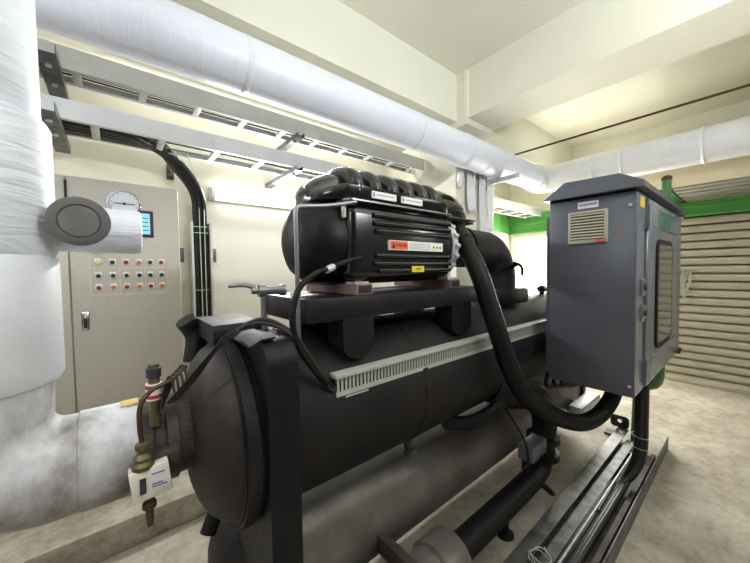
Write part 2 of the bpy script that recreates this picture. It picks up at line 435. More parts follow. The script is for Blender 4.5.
for k in range(9):
    a = k % 3; b2 = k // 3
    y = 2.575 + .046 * a; z = 2.490 + .034 * b2
    xx = .535 + .034 * a + .004 * b2; yy = 2.99 + .03 * b2
    cable('power_cable', 'thick black power cable curving from the lower cable tray down the wall',
          [(-.85, y, z), (-.3, y, z), (.06, y + .01, z), (.20 + .03 * a, 2.66 + .02 * a, z - .015), (.35 + .035 * a, 2.80 + .02 * b2, 2.43), (xx - .03, 2.94 + .02 * b2, 2.26), (xx, yy, 2.03), (xx, yy, 1.5), (xx, yy, .8), (xx, yy, .2)],
          .0195, M['rubberb'], 'black power cables from the tray', seg=10)
for k in range(2):
    cable('earth_wire', 'thin green-grey earth wire beside the black power cables', [(.36 + .08 * k, 2.68, 2.48), (.45 + .06 * k, 2.84, 2.40), (.55 + .04 * k, 2.955, 2.2), (.56 + .035 * k, 2.96, 1.9), (.56 + .03 * k, 2.96, .9)], .004, M['ties'], 'earth wires on the power cables')
# vertical tray holding the drop
t = thing('cable_tray', 'upright cable tray on the back wall holding the black cable drop', 'cable tray', (.53, 3.06, .18))
for x, s in ((.502, 1), (.642, -1)):
    obj('side_rail', B(x - .008, x + .008, 2.95, 3.098, .18, 2.02), M['traypaint'], t, flat=True)
for z in (.5, .9, 1.3, 1.7): obj('rung', B(.51, .634, 3.082, 3.097, z, z + .03), M['galv'], t)
for z in (1.98, 1.93, 1.45, 2.22): obj('cable_tie', B(.515, .625, 2.964, 2.968, z, z + .006), M['ties'], t)
def clip(x, z, label, w=.045, y=3.099, h=.12):
    b_ = B(x - w, x + w * .2, y - .006, y, z - h / 2, z + h / 2); box(b_, x - w * .8, x, y - .035, y - .006, z - h * .35, z + h * .35, bev=.003)
    cyl(b_, (x - w * .4, y - .035, z), (x - w * .4, y - .045, z), .012, seg=6)
    return tag(obj('wall_bracket', b_, M['galvd']), label, 'bracket')
clip(.45, 1.75, 'small steel clip on the wall left of the upright cable tray')
clip(.70, 1.75, 'small steel clip on the wall right of the upright cable tray')
clip(.40, 2.43, 'small steel clip on the wall just above the control panel')

# bracket arms under trays
def arm(label, x, y0, y1, z, w=.05, h=.05, drop=None):
    t = thing('tray_bracket', label, 'bracket', (x, y1, z))
    b_ = BM()
    prism(b_, [(x - w, z), (x - w, z + h), (x - w + .004, z + h), (x - w + .004, z + .004), (x + w - .004, z + .004), (x + w - .004, z + h), (x + w, z + h), (x + w, z)], 'y', y0, y1)
    obj('arm', b_, M['galvd'], t, flat=True)
    if drop: obj('hanger', B(x - .02, x + .02, y0 + .04, y0 + .046, z + h, drop, bev=.001), M['galv'], t)
    for y in (y0 + .12, y0 + .34):
        obj('bolt', CY((x, y, z + .004), (x, y, z - .012), .014, seg=6), M['galv'], t)
    return t
arm('steel channel arm under the upper cable tray next to the white riser', -.225, 2.22, 2.95, 2.684, w=.04)
arm('steel channel arm under the lower cable tray next to the white riser', -.235, 2.24, 2.95, 2.41, w=.036)
arm('steel channel arm under the upper cable tray left of the column', 1.22, 2.40, 3.095, 2.700, w=.03, h=.035, drop=None)
arm('steel channel arm under the lower cable tray above the wall lamp', 1.20, 2.40, 3.095, 2.426, w=.03, h=.035, drop=None)
t = thing('tray_bracket', 'pale steel bracket plate reaching from the column under the overhead pipe', 'bracket', (3.6, 1.9, 2.55))
b_ = B(3.31, 3.35, 1.62, 2.03, 2.548, 2.60); obj('arm', b_, M['galv'], t, flat=True)
obj('end_plate', B(3.29, 3.38, 2.018, 2.029, 2.50, 2.66), M['galvd'], t, flat=True)

# ------------------------------------------------------------------ wall lamp
t = thing('fluorescent_lamp', 'lit white fluorescent batten on the back wall behind the compressor', 'lamp', (1.3, 3.05, 2.25))
obj('housing', B(.66, 1.95, 3.06, 3.099, 2.235, 2.355, bev=.01), M['white'], t)
b_ = BM(); prism(b_, rrect(3.005, 3.065, 2.245, 2.345, .025), 'x', .70, 1.91); obj('diffuser', b_, M['tube_on'], t)
for x in (.672, 1.91): 
    b_ = BM(); prism(b_, rrect(3.0, 3.066, 2.24, 2.35, .027), 'x', x, x + .03); obj('end_cap', b_, M['white'], t)
# hanging lamps added out of view to brighten the room
def batten(x, y, label):
    t = thing('added_hanging_lamp', label, 'lamp', (x, y, 2.55))
    obj('housing', B(x - .65, x + .65, y - .02, y + .02, 2.58, 2.62, bev=.006), M['white'], t)
    for dy in (-.04, .04): obj('added_lamp_tube', CY((x - .6, y + dy, 2.6), (x + .6, y + dy, 2.6), .018, seg=16), M['tube_lo'], t)
    for dx in (-.5, .5): obj('hanger', CY((x + dx, y, 2.61), (x + dx, y, ZC), .004, seg=6), M['galv'], t)
batten(4.9, -1.9, 'added unseen hanging lamp nearest the roller shutter')
batten(1.5, -1.3, 'added unseen hanging lamp behind the viewer')
batten(-1.2, .2, 'added unseen hanging lamp left of the white riser')
for x0, x1, z, lab in ((-2.1, -.9, 2.5, 'added unseen wall lamp left of the control panel'), (0.0, 2.4, 3.27, 'added hidden wall lamp high behind the overhead pipe')):  # two added lamps, one out of view and one hidden, for extra brightness
    t = thing('fluorescent_lamp', lab, 'lamp', ((x0 + x1) / 2, 3.08, z))
    obj('housing', B(x0, x1, 3.05, 3.099, z - .03, z + .03, bev=.006), M['white'], t)
    obj('added_lamp_tube', CY((x0 + .03, 3.02, z), (x1 - .03, 3.02, z), .016, seg=16), M['tube_lo'], t)

# ------------------------------------------------------------------ control panel
YP = 2.75
t = thing('electrical_cabinet', 'tall beige two-door electrical control panel with push buttons against the back wall', 'control panel', (-.2, 2.9, .18))
obj('body', B(-.80, .385, YP + .022, YP + .33, .18, 2.225, bev=.004), M['panelside'], t)
obj('door', B(-.795, -.222, YP, YP + .02, .22, 2.22, bev=.003), M['panel'], t)
door = obj('door', B(-.214, .380, YP, YP + .02, .22, 2.22, bev=.003), M['panel'], t)
for z in (.4, 2.08): obj('hinge', CY((-.218, YP - .006, z), (-.218, YP - .006, z + .11), .006, seg=8), M['gap'], t)
for x, z in ((-.155, 1.30), (-.30, 1.28)):
    b_ = B(x - .02, x + .02, YP - .014, YP, z - .06, z + .06, bev=.008); h = obj('handle', b_, M['chrome'], t)
    obj('lock', B(x - .008, x + .008, YP - .022, YP - .014, z - .045, z + .02, bev=.003), M['gap'], h)
# screen
s_ = obj('touch_screen', B(.03, .225, YP - .012, YP, 1.855, 2.04, bev=.004), M['ink'], t)
obj('display', B(.05, .205, YP - .014, YP - .012, 1.875, 2.02), M['screen'], s_, flat=True)
b_ = BM()
for k in range(4): box(b_, .15, .195, YP - .0155, YP - .014, 1.90 + .028 * k, 1.905 + .028 * k)
obj('screen_text', b_, M['screenink'], s_, flat=True)
# tape grid
b_ = BM()
gx = [-.115, .033, .155, .26]; 
for x in (-.122, .297): box(b_, x - .003, x + .003, YP - .001, YP, 1.462, 1.80)
for x in (.027, .165): box(b_, x - .003, x + .003, YP - .001, YP, 1.462, 1.64)
for z in (1.462, 1.64, 1.80): box(b_, -.122, .297, YP - .001, YP, z - .003, z + .003)
obj('tape_grid', b_, M['yellow'], t, flat=True)
rows = [(1.682, ['yellow', 'black', 'red', 'orange', 'black', 'red']), (1.592, ['black', 'green', 'black', 'black', 'black', 'green']), (1.514, ['red', 'orange', 'red', 'orange', 'red', 'orange'])]
xs = [-.083, -.009, .062, .133, .196, .262]
for z, cols in rows:
    for x, c in zip(xs, cols):
        p_ = obj('push_button', B(x - .018, x + .018, YP - .004, YP, z - .022, z + .022, bev=.002), M['white'], t)
        obj('button_cap', CY((x, YP - .004, z - .004), (x, YP - .022, z - .004), .0135, .012, 16), M['btn_' + c], p_)
p_ = obj('emergency_stop', CY((-.087, YP, 1.765), (-.087, YP - .012, 1.765), .026, seg=20), M['white'], t)
obj('button_cap', CY((-.087, YP - .012, 1.765), (-.087, YP - .04, 1.765), .02, .022, 20), M['btn_red'], p_)

# ------------------------------------------------------------------ white riser and elbow feeding the chiller
YA = 1.184; ZE = 1.063; ZN = 1.086; XR = -.275
t = thing('insulated_riser', 'big white-wrapped pipe dropping at the left and bending into the chiller end', 'pipe', (XR, YA, .9))
def sleeve(z0, z1, r, m, e=.02):
    return obj('jacket', revolve(BM(), (XR, YA, z0), (0, 0, 1), [(0, r - e), (e * .3, r - e * .35), (e, r), (z1 - z0 - e, r), (z1 - z0 - e * .3, r - e * .35), (z1 - z0, r - e)], 64), m, t)
sleeve(1.95, 3.58, .142, M['wrapz'])
sleeve(1.64, 1.99, .160, M['wrapz'], .018)
sleeve(1.325, 1.655, .163, M['jacket'], .022)
pts = [(XR, YA, 1.36), (XR, YA, 1.30)]
R_ = .155
for k in range(9):
    a = math.radians(90 * k / 8); pts.append((XR + R_ - R_ * math.cos(a), YA, ZN + R_ - R_ * math.sin(a)))
pts.append((-.075, YA, ZN))
obj('elbow', TU(pts, lambda u: .143 - .017 * u, seg=56, n=3), M['grimy'], t)
obj('sleeve', revolve(BM(), (-.092, YA, ZN), (1, 0, 0), [(0, .122), (.004, .131), (.125, .131), (.135, .127), (.136, .10)], 56), M['grimy'], t)
tp = BM()
for k in range(13):
    pass
rings = []
for x in (.0, .042):
    rings.append([(x, YA + .1335 * math.cos(math.radians(a)), ZN + .1335 * math.sin(math.radians(a))) for a in range(66, 104, 6)])
loft(tp, rings, cap=False, closed=False)
o = obj('tape', tp, M['tape'], t); md = o.modifiers.new('s', 'SOLIDIFY'); md.thickness = .001
cf = revolve(BM(), (.040, YA, ZN), (1, 0, 0), [(0, .105), (.002, .126), (.028, .126), (.030, .116), (.060, .116), (.062, .128), (.090, .128), (.092, .118), (.13, .118)], 48)
obj('coupling', cf, M['flange'], t)
for s in (-1, 1):
    obj('bolt_lug', B(.05, .125, YA + s * .135 - .02, YA + s * .135 + .02, ZN - .02, ZN + .02, bev=.006), M['flange'], t)
# branch with cap and gauge
br = obj('branch', revolve(BM(), (-.20, 1.25, 1.733), (1, 0, -.01), [(0, .06), (.01, .066), (.25, .068), (.266, .066), (.27, .05)], 40), M['wrapz'], t)
nk = obj('cap_neck', CY((-.064, 1.095, 1.733), (-.066, 1.20, 1.735), .03, seg=20), M['disc'], t)
cap = obj('end_cap', revolve(BM(), (-.0640, 1.09, 1.733), (.06, -1, 0), [(0, .056), (.001, .060), (.009, .061), (.011, .058), (.011, .042), (.008, .040)], 56), M['disc'], t)
obj('cap_plate', revolve(BM(), (-.0636, 1.082, 1.733), (.06, -1, 0), [(0, .039), (.003, .038), (.004, .001)], 40), M['discin'], cap)
# gauge
t = thing('pressure_gauge', 'round silver pressure gauge on top of the small white branch pipe', 'gauge', (.025, 1.25, 1.80))
gx_, gy_, gz_ = .030, 1.235, 1.812
obj('case', revolve(BM(), (gx_, gy_ + .02, gz_), (0, -1, 0), [(0, .03), (.002, .040), (.028, .041), (.032, .037), (.029, .036)], 48), M['chrome'], t)
fc = obj('dial', revolve(BM(), (gx_, gy_ - .010, gz_), (0, -1, 0), [(0, .0355), (.001, .0355)], 40), M['gaugeface'], t)
b_ = B(gx_ - .026, gx_ + .026, gy_ - .0122, gy_ - .011, gz_ - .001, gz_ + .0012)
for k in range(11):
    a = math.radians(-45 + 27 * k)
    p = Vector((gx_ + .031 * math.cos(a), gy_ - .011, gz_ + .031 * math.sin(a)))
    cyl(b_, p, p + Vector((0, -.0006, 0)), .0015, seg=6)
cyl(b_, (gx_, gy_ - .011, gz_), (gx_, gy_ - .014, gz_), .004, seg=10)
obj('pointer', b_, M['ink'], fc)
obj('stem', CY((gx_, gy_, gz_ - .03), (gx_, 1.25, 1.75), .008, seg=10), M['brass'], t)

# pressure switch with siphon at the chiller nozzle
t = thing('pressure_switch', 'small off-white pressure switch box hung before the pipe coupling', 'switch', (.06, 1.03, 1.0))
rz = Matrix.Rotation(.05, 4, 'Y')
sw = BM(); box(sw, .012, .098, 1.0, 1.045, 1.01, 1.092, bev=.003)
bmesh.ops.rotate(sw, verts=sw.verts, cent=(.055, 1.02, 1.05), matrix=Matrix.Rotation(-.10, 3, 'Y'))
bx_ = obj('box', sw, M['offwhite'], t)
b_ = BM(); box(b_, .030, .044, .997, 1.0005, 1.030, 1.070)
obj('window', b_, M['ink'], bx_, flat=True)
b_ = BM()
for z, x1 in ((1.072, .085), (1.045, .08), (1.038, .09)): box(b_, .056, x1, .9985, 1.0, z, z + .0025)
obj('print', b_, M['inkblue'], bx_, flat=True)
obj('bellows', revolve(BM(), (.040, 1.02, 1.088), (0, 0, 1), [(0, .024), (.012, .026), (.02, .018), (.03, .021), (.04, .012), (.048, .012), (.052, .016), (.066, .016), (.07, .007)], 24), M['brass'], t)
obj('capillary', TU([(.04, 1.02, 1.15), (.036, 1.02, 1.20), (.04, 1.02, 1.255), (.065, 1.03, 1.285), (.11, 1.04, 1.30), (.15, 1.05, 1.33)], .006, seg=10), M['copper'], t)
obj('conduit_nut', revolve(BM(), (.050, 1.02, 1.012), (0, 0, -1), [(0, .012), (.02, .012), (.022, .016), (.035, .016), (.037, .009), (.06, .009), (.085, .007)], 12), M['rust'], t)
obj('mounting_plate', B(.015, .10, 1.046, 1.056, 1.01, 1.09), M['flange'], t)
t = thing('air_vent_valve', 'small valve wrapped in red and white tape above the coupling', 'valve', (.07, 1.10, 1.20))
obj('body', CY((.075, 1.08, 1.17), (.075, 1.08, 1.34), .014, seg=16), M['brass'], t)
obj('tape_band', revolve(BM(), (.075, 1.08, 1.245), (0, 0, 1), [(0, .02), (.045, .02)], 20), M['white'], t)
for z in (1.250, 1.277): obj('tape_stripe', revolve(BM(), (.075, 1.08, z), (0, 0, 1), [(0, .0208), (.01, .0208)], 20), M['redtape'], t)
obj('cap', revolve(BM(), (.075, 1.08, 1.305), (0, 0, 1), [(0, .012), (.003, .018), (.028, .018), (.03, .013), (.038, .013)], 16), M['ink'], t)
for k in range(4):
    cable('capillary_tube', 'thin brown capillary tube looping off the taped valve', [(.085 + .004 * k, 1.06, 1.21 + .01 * k), (.10 + .012 * k, 1.05, 1.29 + .014 * k), (.112 + .012 * k, 1.04, 1.31), (.118 + .01 * k, 1.03, 1.26), (.13, 1.03, 1.24)], .0035, M['brown'], 'capillary tubes at the taped valve', cat='tube')

# ------------------------------------------------------------------ chiller
RE = .306
ch = thing('chiller', 'large dark water-cooled chiller of two stacked horizontal drums', 'chiller', (1.8, YA, 0))
ev = obj('evaporator_drum', revolve(BM(), (.26, YA, ZE), (1, 0, 0), [(0, RE), (.6, RE), (1.6, RE), (3.2, RE)], 96), M['foam'], ch)
dome = [(-.105, .001), (-.104, .07), (-.100, .12), (-.093, .165), (-.081, .205), (-.062, .245), (-.036, .275), (-.005, .294), (.03, .300), (.06, .302)]
obj('end_head', revolve(BM(), (.265, YA, ZE), (1, 0, 0), dome, 96), M['foamend'], ch)
obj('flange_ring', revolve(BM(), (.262, YA, ZE), (1, 0, 0), [(0, .27), (.003, .318), (.035, .322), (.04, .30)], 96), M['foam'], ch)
# water nozzle neck
obj('water_nozzle', revolve(BM(), (.14, YA, ZN), (1, 0, 0), [(0, .10), (.01, .118), (.07, .118)], 40), M['foamend'], ch)
# condenser
YCd, ZCd, RC = 1.30, .42, .25
cd = obj('condenser_drum', revolve(BM(), (.36, YCd, ZCd), (1, 0, 0), [(0, RC), (.8, RC), (2, RC), (3.2, RC)], 96), M['cond'], ch)
obj('end_head', revolve(BM(), (.36, YCd, ZCd), (1, 0, 0), [(-.12, .001), (-.118, .06), (-.105, .12), (-.08, .175), (-.045, .215), (0, .24), (.03, .245)], 80), M['foamend'], ch)
obj('flange_ring', revolve(BM(), (.37, YCd, ZCd), (1, 0, 0), [(0, .25), (.003, .268), (.03, .268), (.033, .25)], 80), M['foam'], ch)
obj('flange_ring', revolve(BM(), (3.40, YCd, ZCd), (1, 0, 0), [(0, .25), (.003, .272), (.05, .272), (.053, .25)], 64), M['foam'], ch)
obj('end_head', revolve(BM(), (3.5, YCd, ZCd), (1, 0, 0), [(0, .24), (.1, .2), (.14, .1), (.15, .001)], 48), M['foamend'], ch)
obj('end_head', revolve(BM(), (3.44, YA, ZE), (1, 0, 0), [(0, .30), (.1, .24), (.15, .12), (.16, .001)], 48), M['foamend'], ch)
# support plates
def plate(x0, x1, name='support_plate'):
    prof = [(.862, .0), (1.57, .0), (1.57, .70), (1.52, 1.0), (1.52, 1.30)]
    for k in range(7):
        a = math.radians(90 * k / 6); prof.append((1.42 + .1 * math.cos(a), 1.30 + .098 * math.sin(a)))
    for k in range(9):
        a = math.radians(90 + 90 * k / 8); prof.append((.932 + .07 * math.cos(a), 1.325 + .073 * math.sin(a)))
    b_ = BM(); prism(b_, prof, 'x', x0, x1)
    return obj(name, b_, M['foamblack'], ch, ang=40)
plate(.318, .412)
b_ = BM(); box(b_, 3.20, 3.30, 1.22, 1.52, 0, 1.1, bev=.01); obj('support_plate', b_, M['foamblack'], ch)
# loose insulation lip + tab at the top of the end
b_ = BM(); rings = []
for x, dz in ((.285, -.012), (.32, .004), (.36, .006)):
    rings.append([(x, .90 + .07 * k, 1.402 + dz + (.004 * math.sin(k * 1.7))) for k in range(6)] + [(x, .90 + .07 * k, 1.396 + dz) for k in range(5, -1, -1)])
loft(b_, rings); obj('insulation_flap', b_, M['foam'], ch)
b_ = BM(); prism(b_, rrect(1.12, 1.42, 1.36, 1.425, .02), 'x', .24, .40); obj('lifting_block', b_, M['foam'], ch)
# black stubs on the head
obj('drain_stub', CY((.245, 1.11, .86), (.198, 1.09, .775), .024, seg=24), M['foamblack'], ch)
obj('vent_stub', TU([(.22, 1.36, 1.26), (.235, 1.38, 1.34), (.225, 1.39, 1.38), (.20, 1.38, 1.42)], .036, seg=20), M['foamblack'], ch)
# base frame for compressor
fb = BM()
box(fb, .475, 1.51, .93, 1.01, 1.424, 1.506, bev=.004); box(fb, .475, 1.51, 1.25, 1.33, 1.424, 1.506, bev=.004)
box(fb, .475, .555, 1.0, 1.26, 1.424, 1.506, bev=.004); box(fb, 1.43, 1.51, 1.0, 1.26, 1.424, 1.506, bev=.004)
box(fb, .50, 1.49, .99, 1.27, 1.486, 1.503)
obj('base_frame', fb, M['frame'], ch)
for x0, x1 in ((.615, .755), (1.24, 1.40)):
    for (ya, yb) in ((.925, 1.03), (1.24, 1.34)):
        b_ = BM(); prof = [(x0, 1.43), (x1, 1.43), (x1, 1.33)] + [((x0 + x1) / 2 + (x1 - x0) / 2 * math.cos(math.radians(a)), 1.33 + .055 * math.sin(math.radians(a))) for a in range(-10, -180, -14)] + [(x0, 1.33)]
        prism(b_, prof, 'y', ya, yb); obj('saddle_bracket', b_, M['foamblack'], ch)
for x0 in (.70, 1.27):
    b_ = BM(); prism(b_, [(x0, 1.507), (x0 + .075, 1.507), (x0 + .075, 1.547), (x0, 1.547)], 'y', .955, 1.36)
    # dark plate paints the shade inside the open tube end
    o = obj('mounting_channel', b_, M['primer'], ch, flat=True)
    obj('channel_mouth_shade', B(x0 + .007, x0 + .068, .953, .957, 1.512, 1.541), M['gap'], o, flat=True)
# small pipe along the drum underside, sight nub
obj('liquid_pipe', TU([(1.30, 1.02, .80), (1.45, .96, .775), (1.62, .93, .80), (1.76, .93, .86), (1.85, 1.0, .92)], .036, seg=20), M['foamblack'], ch)
nb = revolve(BM(), (1.10, 1.10, .76), (0, -.35, -1), [(0, .024), (.05, .024), (.052, .034), (.075, .034), (.077, .02), (.085, .018)], 20)
obj('sight_glass', nb, M['galvd'], ch)
for xx in (2.10,):
    obj('foot', revolve(BM(), (xx + .22, 1.07, .0), (0, 0, 1), [(0, .06), (.02, .06), (.022, .03), (.26, .03)], 24), M['foamblack'], ch)
obj('service_valve', revolve(BM(), (2.85, YA, 1.36), (0, 0, 1), [(0, .02), (.03, .02), (.032, .034), (.06, .034), (.07, .02)], 16), M['rubber'], ch)
obj('service_tube', TU([(2.78, YA, 1.42), (2.85, YA, 1.435), (2.95, YA, 1.41), (2.99, YA, 1.36)], .012), M['rubber'], ch)
obj('seam_strip', revolve(BM(), (1.0, YA, ZE), (1, 0, 0), [(0, RE), (.001, RE + .003), (.03, RE + .003), (.031, RE)], 96), M['foam'], ch)
# lower liquid line + valve
YL, ZL = .90, .232
ll = thing('liquid_line', 'dark insulated lower pipe with valve rising to the upper drum', 'pipe', (1.4, YL, 0))
obj('pipe', TU([(1.2, YL, ZL), (1.5, YL, ZL), (1.95, YL, ZL + .002), (2.10, YL, ZL + .015), (2.18, YL, ZL + .06), (2.20, YL, ZL + .13)], .066, seg=36), M['foamblack'], ll)
obj('sleeve', revolve(BM(), (.42, YL, ZL + .005), (1, 0, 0), [(0, .10), (.35, .112), (.62, .112), (.63, .128), (.76, .128), (.775, .118), (.79, .068)], 48), M['cond'], ll)
st = BM(); rings = []
for x in (1.03, 1.115):
    rings.append([(x, YL - .1295 * math.cos(math.radians(a)), ZL + .005 + .1295 * math.sin(math.radians(a))) for a in range(10, 42, 4)])
loft(st, rings, cap=False, closed=False); o = obj('sticker', st, M['label'], ll); o.modifiers.new('s', 'SOLIDIFY').thickness = .001
ar = BM(); 
def arc(x, a): return Vector((x, YL - .1305 * math.cos(math.radians(a)), ZL + .005 + .1305 * math.sin(math.radians(a))))
for q in ([(1.04, 22), (1.08, 22), (1.08, 29), (1.04, 29)], [(1.08, 17), (1.105, 25.5), (1.08, 34)]):
    vs = [ar.verts.new(arc(*p)) for p in q]; ar.faces.new(vs)
o = obj('arrow', ar, M['redlab'], ll, flat=True); o.modifiers.new('s', 'SOLIDIFY').thickness = .0008
obj('valve_body', revolve(BM(), (2.20, YL, .31), (0, 0, 1), [(0, .06), (.01, .10), (.05, .10), (.055, .075), (.12, .075), (.125, .102), (.16, .102), (.165, .07)], 32), M['foamblack'], ll)
obj('riser_elbow', TU([(2.20, YL, .45), (2.22, YL, .55), (2.20, YL + .01, .66), (2.10, YL + .02, .75), (1.95, YL + .03, .81), (1.78, YL + .05, .86), (1.68, YL + .09, .91)], lambda u: .072 + .024 * min(1, u * 1.4), seg=32), M['foamblack'], ll)
ac = obj('actuator', B(1.76, 1.95, .775, .86, .50, .585, bev=.006), M['cab'], ll)
obj('actuator_nut', CY((1.95, .82, .54), (1.98, .82, .54), .015, seg=8), M['galv'], ac)
obj('valve_neck', TU([(1.86, .83, .51), (1.90, .85, .44), (2.02, .88, .40), (2.16, .90, .39)], .032, seg=16), M['foamblack'], ll)
obj('valve_handle', TU([(2.06, .86, .22), (2.10, .82, .17), (2.16, .825, .12)], .018, seg=10), M['rubber'], ll)
obj('bracket', B(.86, .90, .82, 1.06, .34, .42, bev=.003), M['flange'], ll)
cable('control_wire', 'thin black wire dropping to the grey valve actuator', [(1.70, .96, .86), (1.76, .86, .68), (1.74, .80, .60), (1.72, .78, .50), (1.74, .79, .45), (1.80, .815, .49)], .005, M['rubber'], None)
obj('pipe_foot', revolve(BM(), (1.75, YL + .03, .0), (0, 0, 1), [(0, .05), (.012, .05), (.014, .02), (.17, .02)], 20), M['foamblack'], ll)

# ------------------------------------------------------------------ compressor
YC, ZM = 1.15, 1.72
cp = thing('compressor', 'black centrifugal compressor with a humped cover mounted above the drum', 'compressor', (1.0, YC, 1.547))
obj('motor_end', revolve(BM(), (.52, YC, ZM), (1, 0, 0), [(0, .001), (.002, .05), (.012, .095), (.034, .135), (.07, .162), (.12, .176), (.20, .182), (.30, .182), (.82, .18), (.84, .15)], 72), M['blackm'], cp)
# ribbed cover facing the camera: loft of rounded boxes, with grooves
def cover_prof(y):
    return None
cov = BM()
box(cov, .672, 1.272, .948, 1.12, 1.562, 1.846, bev=.034, seg=5)
box(cov, .70, 1.262, .99, 1.14, 1.84, 1.862, bev=.004)
for z, x0 in ((1.812, .80), (1.782, .80), (1.752, .81), (1.655, .81), (1.624, .80), (1.596, .82)):
    tube(cov, [(x0 - .02, .956, z), (x0, .949, z), (x0 + .01, .947, z), (1.22, .947, z), (1.235, .950, z), (1.25, .958, z)], .0105, seg=14, n=3)
cv = obj('terminal_cover', cov, M['black'], cp, ang=45)
b_ = BM(); 
for k in range(22):
    a = 2 * PI * k / 22
    cyl(b_, (1.315, YC + .19 * math.cos(a), ZM - .005 + .178 * math.sin(a)), (1.345, YC + .19 * math.cos(a), ZM - .005 + .178 * math.sin(a)), .014, seg=6)
revolve(b_, (1.30, YC, ZM - .005), (1, 0, 0), [(0, .17), (.002, .19), (.045, .19), (.047, .16)], 48)
obj('discharge_flange', b_, M['galv'], cp)
# top electronics cover
tc = BM()
def top_ring(x, s, dz=0):
    prof = [(.966, 1.868), (.962, 1.872), (.962, 1.925), (.972, 1.932), (1.02, 1.940), (1.06, 1.975), (1.10, 1.998), (1.15, 2.012), (1.23, 2.006), (1.30, 1.975), (1.33, 1.93), (1.335, 1.868)]
    return [(x, 1.15 + (y - 1.15) * s, 1.868 + (z - 1.868) * (s + dz)) for y, z in prof]
loft(tc, [top_ring(x, s) for x, s in ((.58, .30), (.59, .5), (.62, .70), (.665, .88), (.695, .955), (.76, .975), (1.22, .985), (1.26, .96), (1.275, .93))])
# humps
for x in (.735, .83, .925, 1.02, 1.115, 1.20):
    tube(tc, [(x, 1.0, 1.905), (x, 1.002, 1.935), (x + .004, 1.03, 1.968), (x + .006, 1.08, 1.99), (x + .004, 1.16, 1.998), (x, 1.25, 1.975), (x, 1.31, 1.92)], .033, seg=16, n=5)
top = obj('electronics_cover', tc, M['black'], cp, ang=50)
# smooth end cowl
ec = BM()
def cowl(x, s):
    prof = [(.995, 1.862), (.99, 1.90), (1.0, 1.945), (1.03, 1.985), (1.08, 2.015), (1.15, 2.025), (1.22, 2.01), (1.27, 1.97), (1.29, 1.92), (1.29, 1.862)]
    return [(x, 1.13 + (y - 1.13) * (.6 + .4 * s), 1.862 + (z - 1.862) * s) for y, z in prof]
loft(ec, [cowl(x, s) for x, s in ((1.26, .96), (1.30, 1.0), (1.38, .98), (1.44, .88), (1.48, .70), (1.50, .44), (1.507, .15))])
box(ec, 1.28, 1.545, .99, 1.22, 1.842, 1.868, bev=.008)
ek = obj('end_cowl', ec, M['black'], cp, ang=50)
obj('left_cowl', B(.60, .80, 1.05, 1.26, 1.84, 1.925, bev=.03, seg=4), M['blackm'], cp)
seam = BM(); prism(seam, rrect(.665, 1.30, .952, 1.33, .03), 'z', 1.861, 1.867)
obj('seam_plate', seam, M['steelrod'], cp)
# stickers
lb = B(.853, 1.188, .9365, .949, 1.680, 1.719); lb_ = obj('warning_label', lb, M['label'], cv, flat=True)
def sub(n, bm, m, label=None):
    o = obj(n, bm, m, cp, flat=True)
    if label: o['label'] = label
    return o
sub('label_panel', B(.857, .955, .9355, .9367, 1.683, 1.716), M['orange'], 'orange block of the long warning label')
b_ = BM(); v = [b_.verts.new(p) for p in ((.862, .9352, 1.688), (.884, .9352, 1.688), (.873, .9352, 1.711))]; b_.faces.new(v); 
o = sub('warning_triangle', b_, M['ink']); o.modifiers.new('s', 'SOLIDIFY').thickness = .0005
text('label_text', 'WARNING', .013, M['ink'], cp, FACE_NY((.92, .9352, 1.70)))
b_ = BM(); random.seed(2)
for r_i, z in enumerate((1.708, 1.701, 1.694, 1.687)):
    x = .965
    while x < 1.10:
        w = random.uniform(.008, .02); box(b_, x, min(x + w, 1.10), .9358, .9365, z, z + .0022); x += w + .004
sub('label_print', b_, M['inkgrey'])
b_ = BM()
for x in (1.122, 1.145, 1.168): cyl(b_, (x, .9365, 1.698), (x, .9355, 1.698), .008, seg=12)
sub('symbol', b_, M['lemon'])
b_ = BM()
for x in (1.122, 1.145, 1.168): cyl(b_, (x, .9356, 1.698), (x, .935, 1.698), .004, seg=8)
sub('symbol_centre', b_, M['ink'])
sub('small_label', B(.978, 1.054, .934, .9375, 1.588, 1.614), M['lemon'], 'lemon yellow label')
text('small_label_text', 'OPEN', .012, M['ink'], cp, FACE_NY((1.016, .9335, 1.601)))
for x0, x1 in ((.785, .915), (.945, 1.075)):
    sub('name_label', B(x0, x1, .9595, .9645, 1.882, 1.910), M['label'], 'narrow white name label')
    b_ = BM(); box(b_, x0 + .004, x0 + .014, .959, .9597, 1.888, 1.904); box(b_, x0 + .022, x1 - .012, .959, .9597, 1.895, 1.8985)
    sub('label_print', b_, M['inkgrey'])
b_ = BM()
v = [b_.verts.new(p) for p in ((1.31, 1.003, 1.965), (1.41, 1.018, 1.94), (1.39, 1.06, 1.985), (1.32, 1.045, 2.004))]; b_.faces.new(v)
for q in b_.verts: q.co += Vector((.0, -.012, .014))
o = sub('warning_sticker', b_, M['warnyellow'], 'yellow warning sticker on the end cowl'); o.modifiers.new('s', 'SOLIDIFY').thickness = .001
obj('gasket_tag', B(.655, .668, .968, .985, 1.795, 1.845, bev=.004), M['offwhite'], cp)
for x, y in ((.735, 1.0), (1.30, 1.0), (.735, 1.30), (1.30, 1.30)):
    f_ = B(x - .035, x + .03, y - .035, y + .03, 1.547, 1.556); box(f_, x - .012, x + .012, y - .012, y + .012, 1.55, 1.60); obj('foot', f_, M['galv'], cp)
obj('foot_rail', B(.60, 1.36, 1.06, 1.24, 1.547, 1.556), M['rubber'], cp)

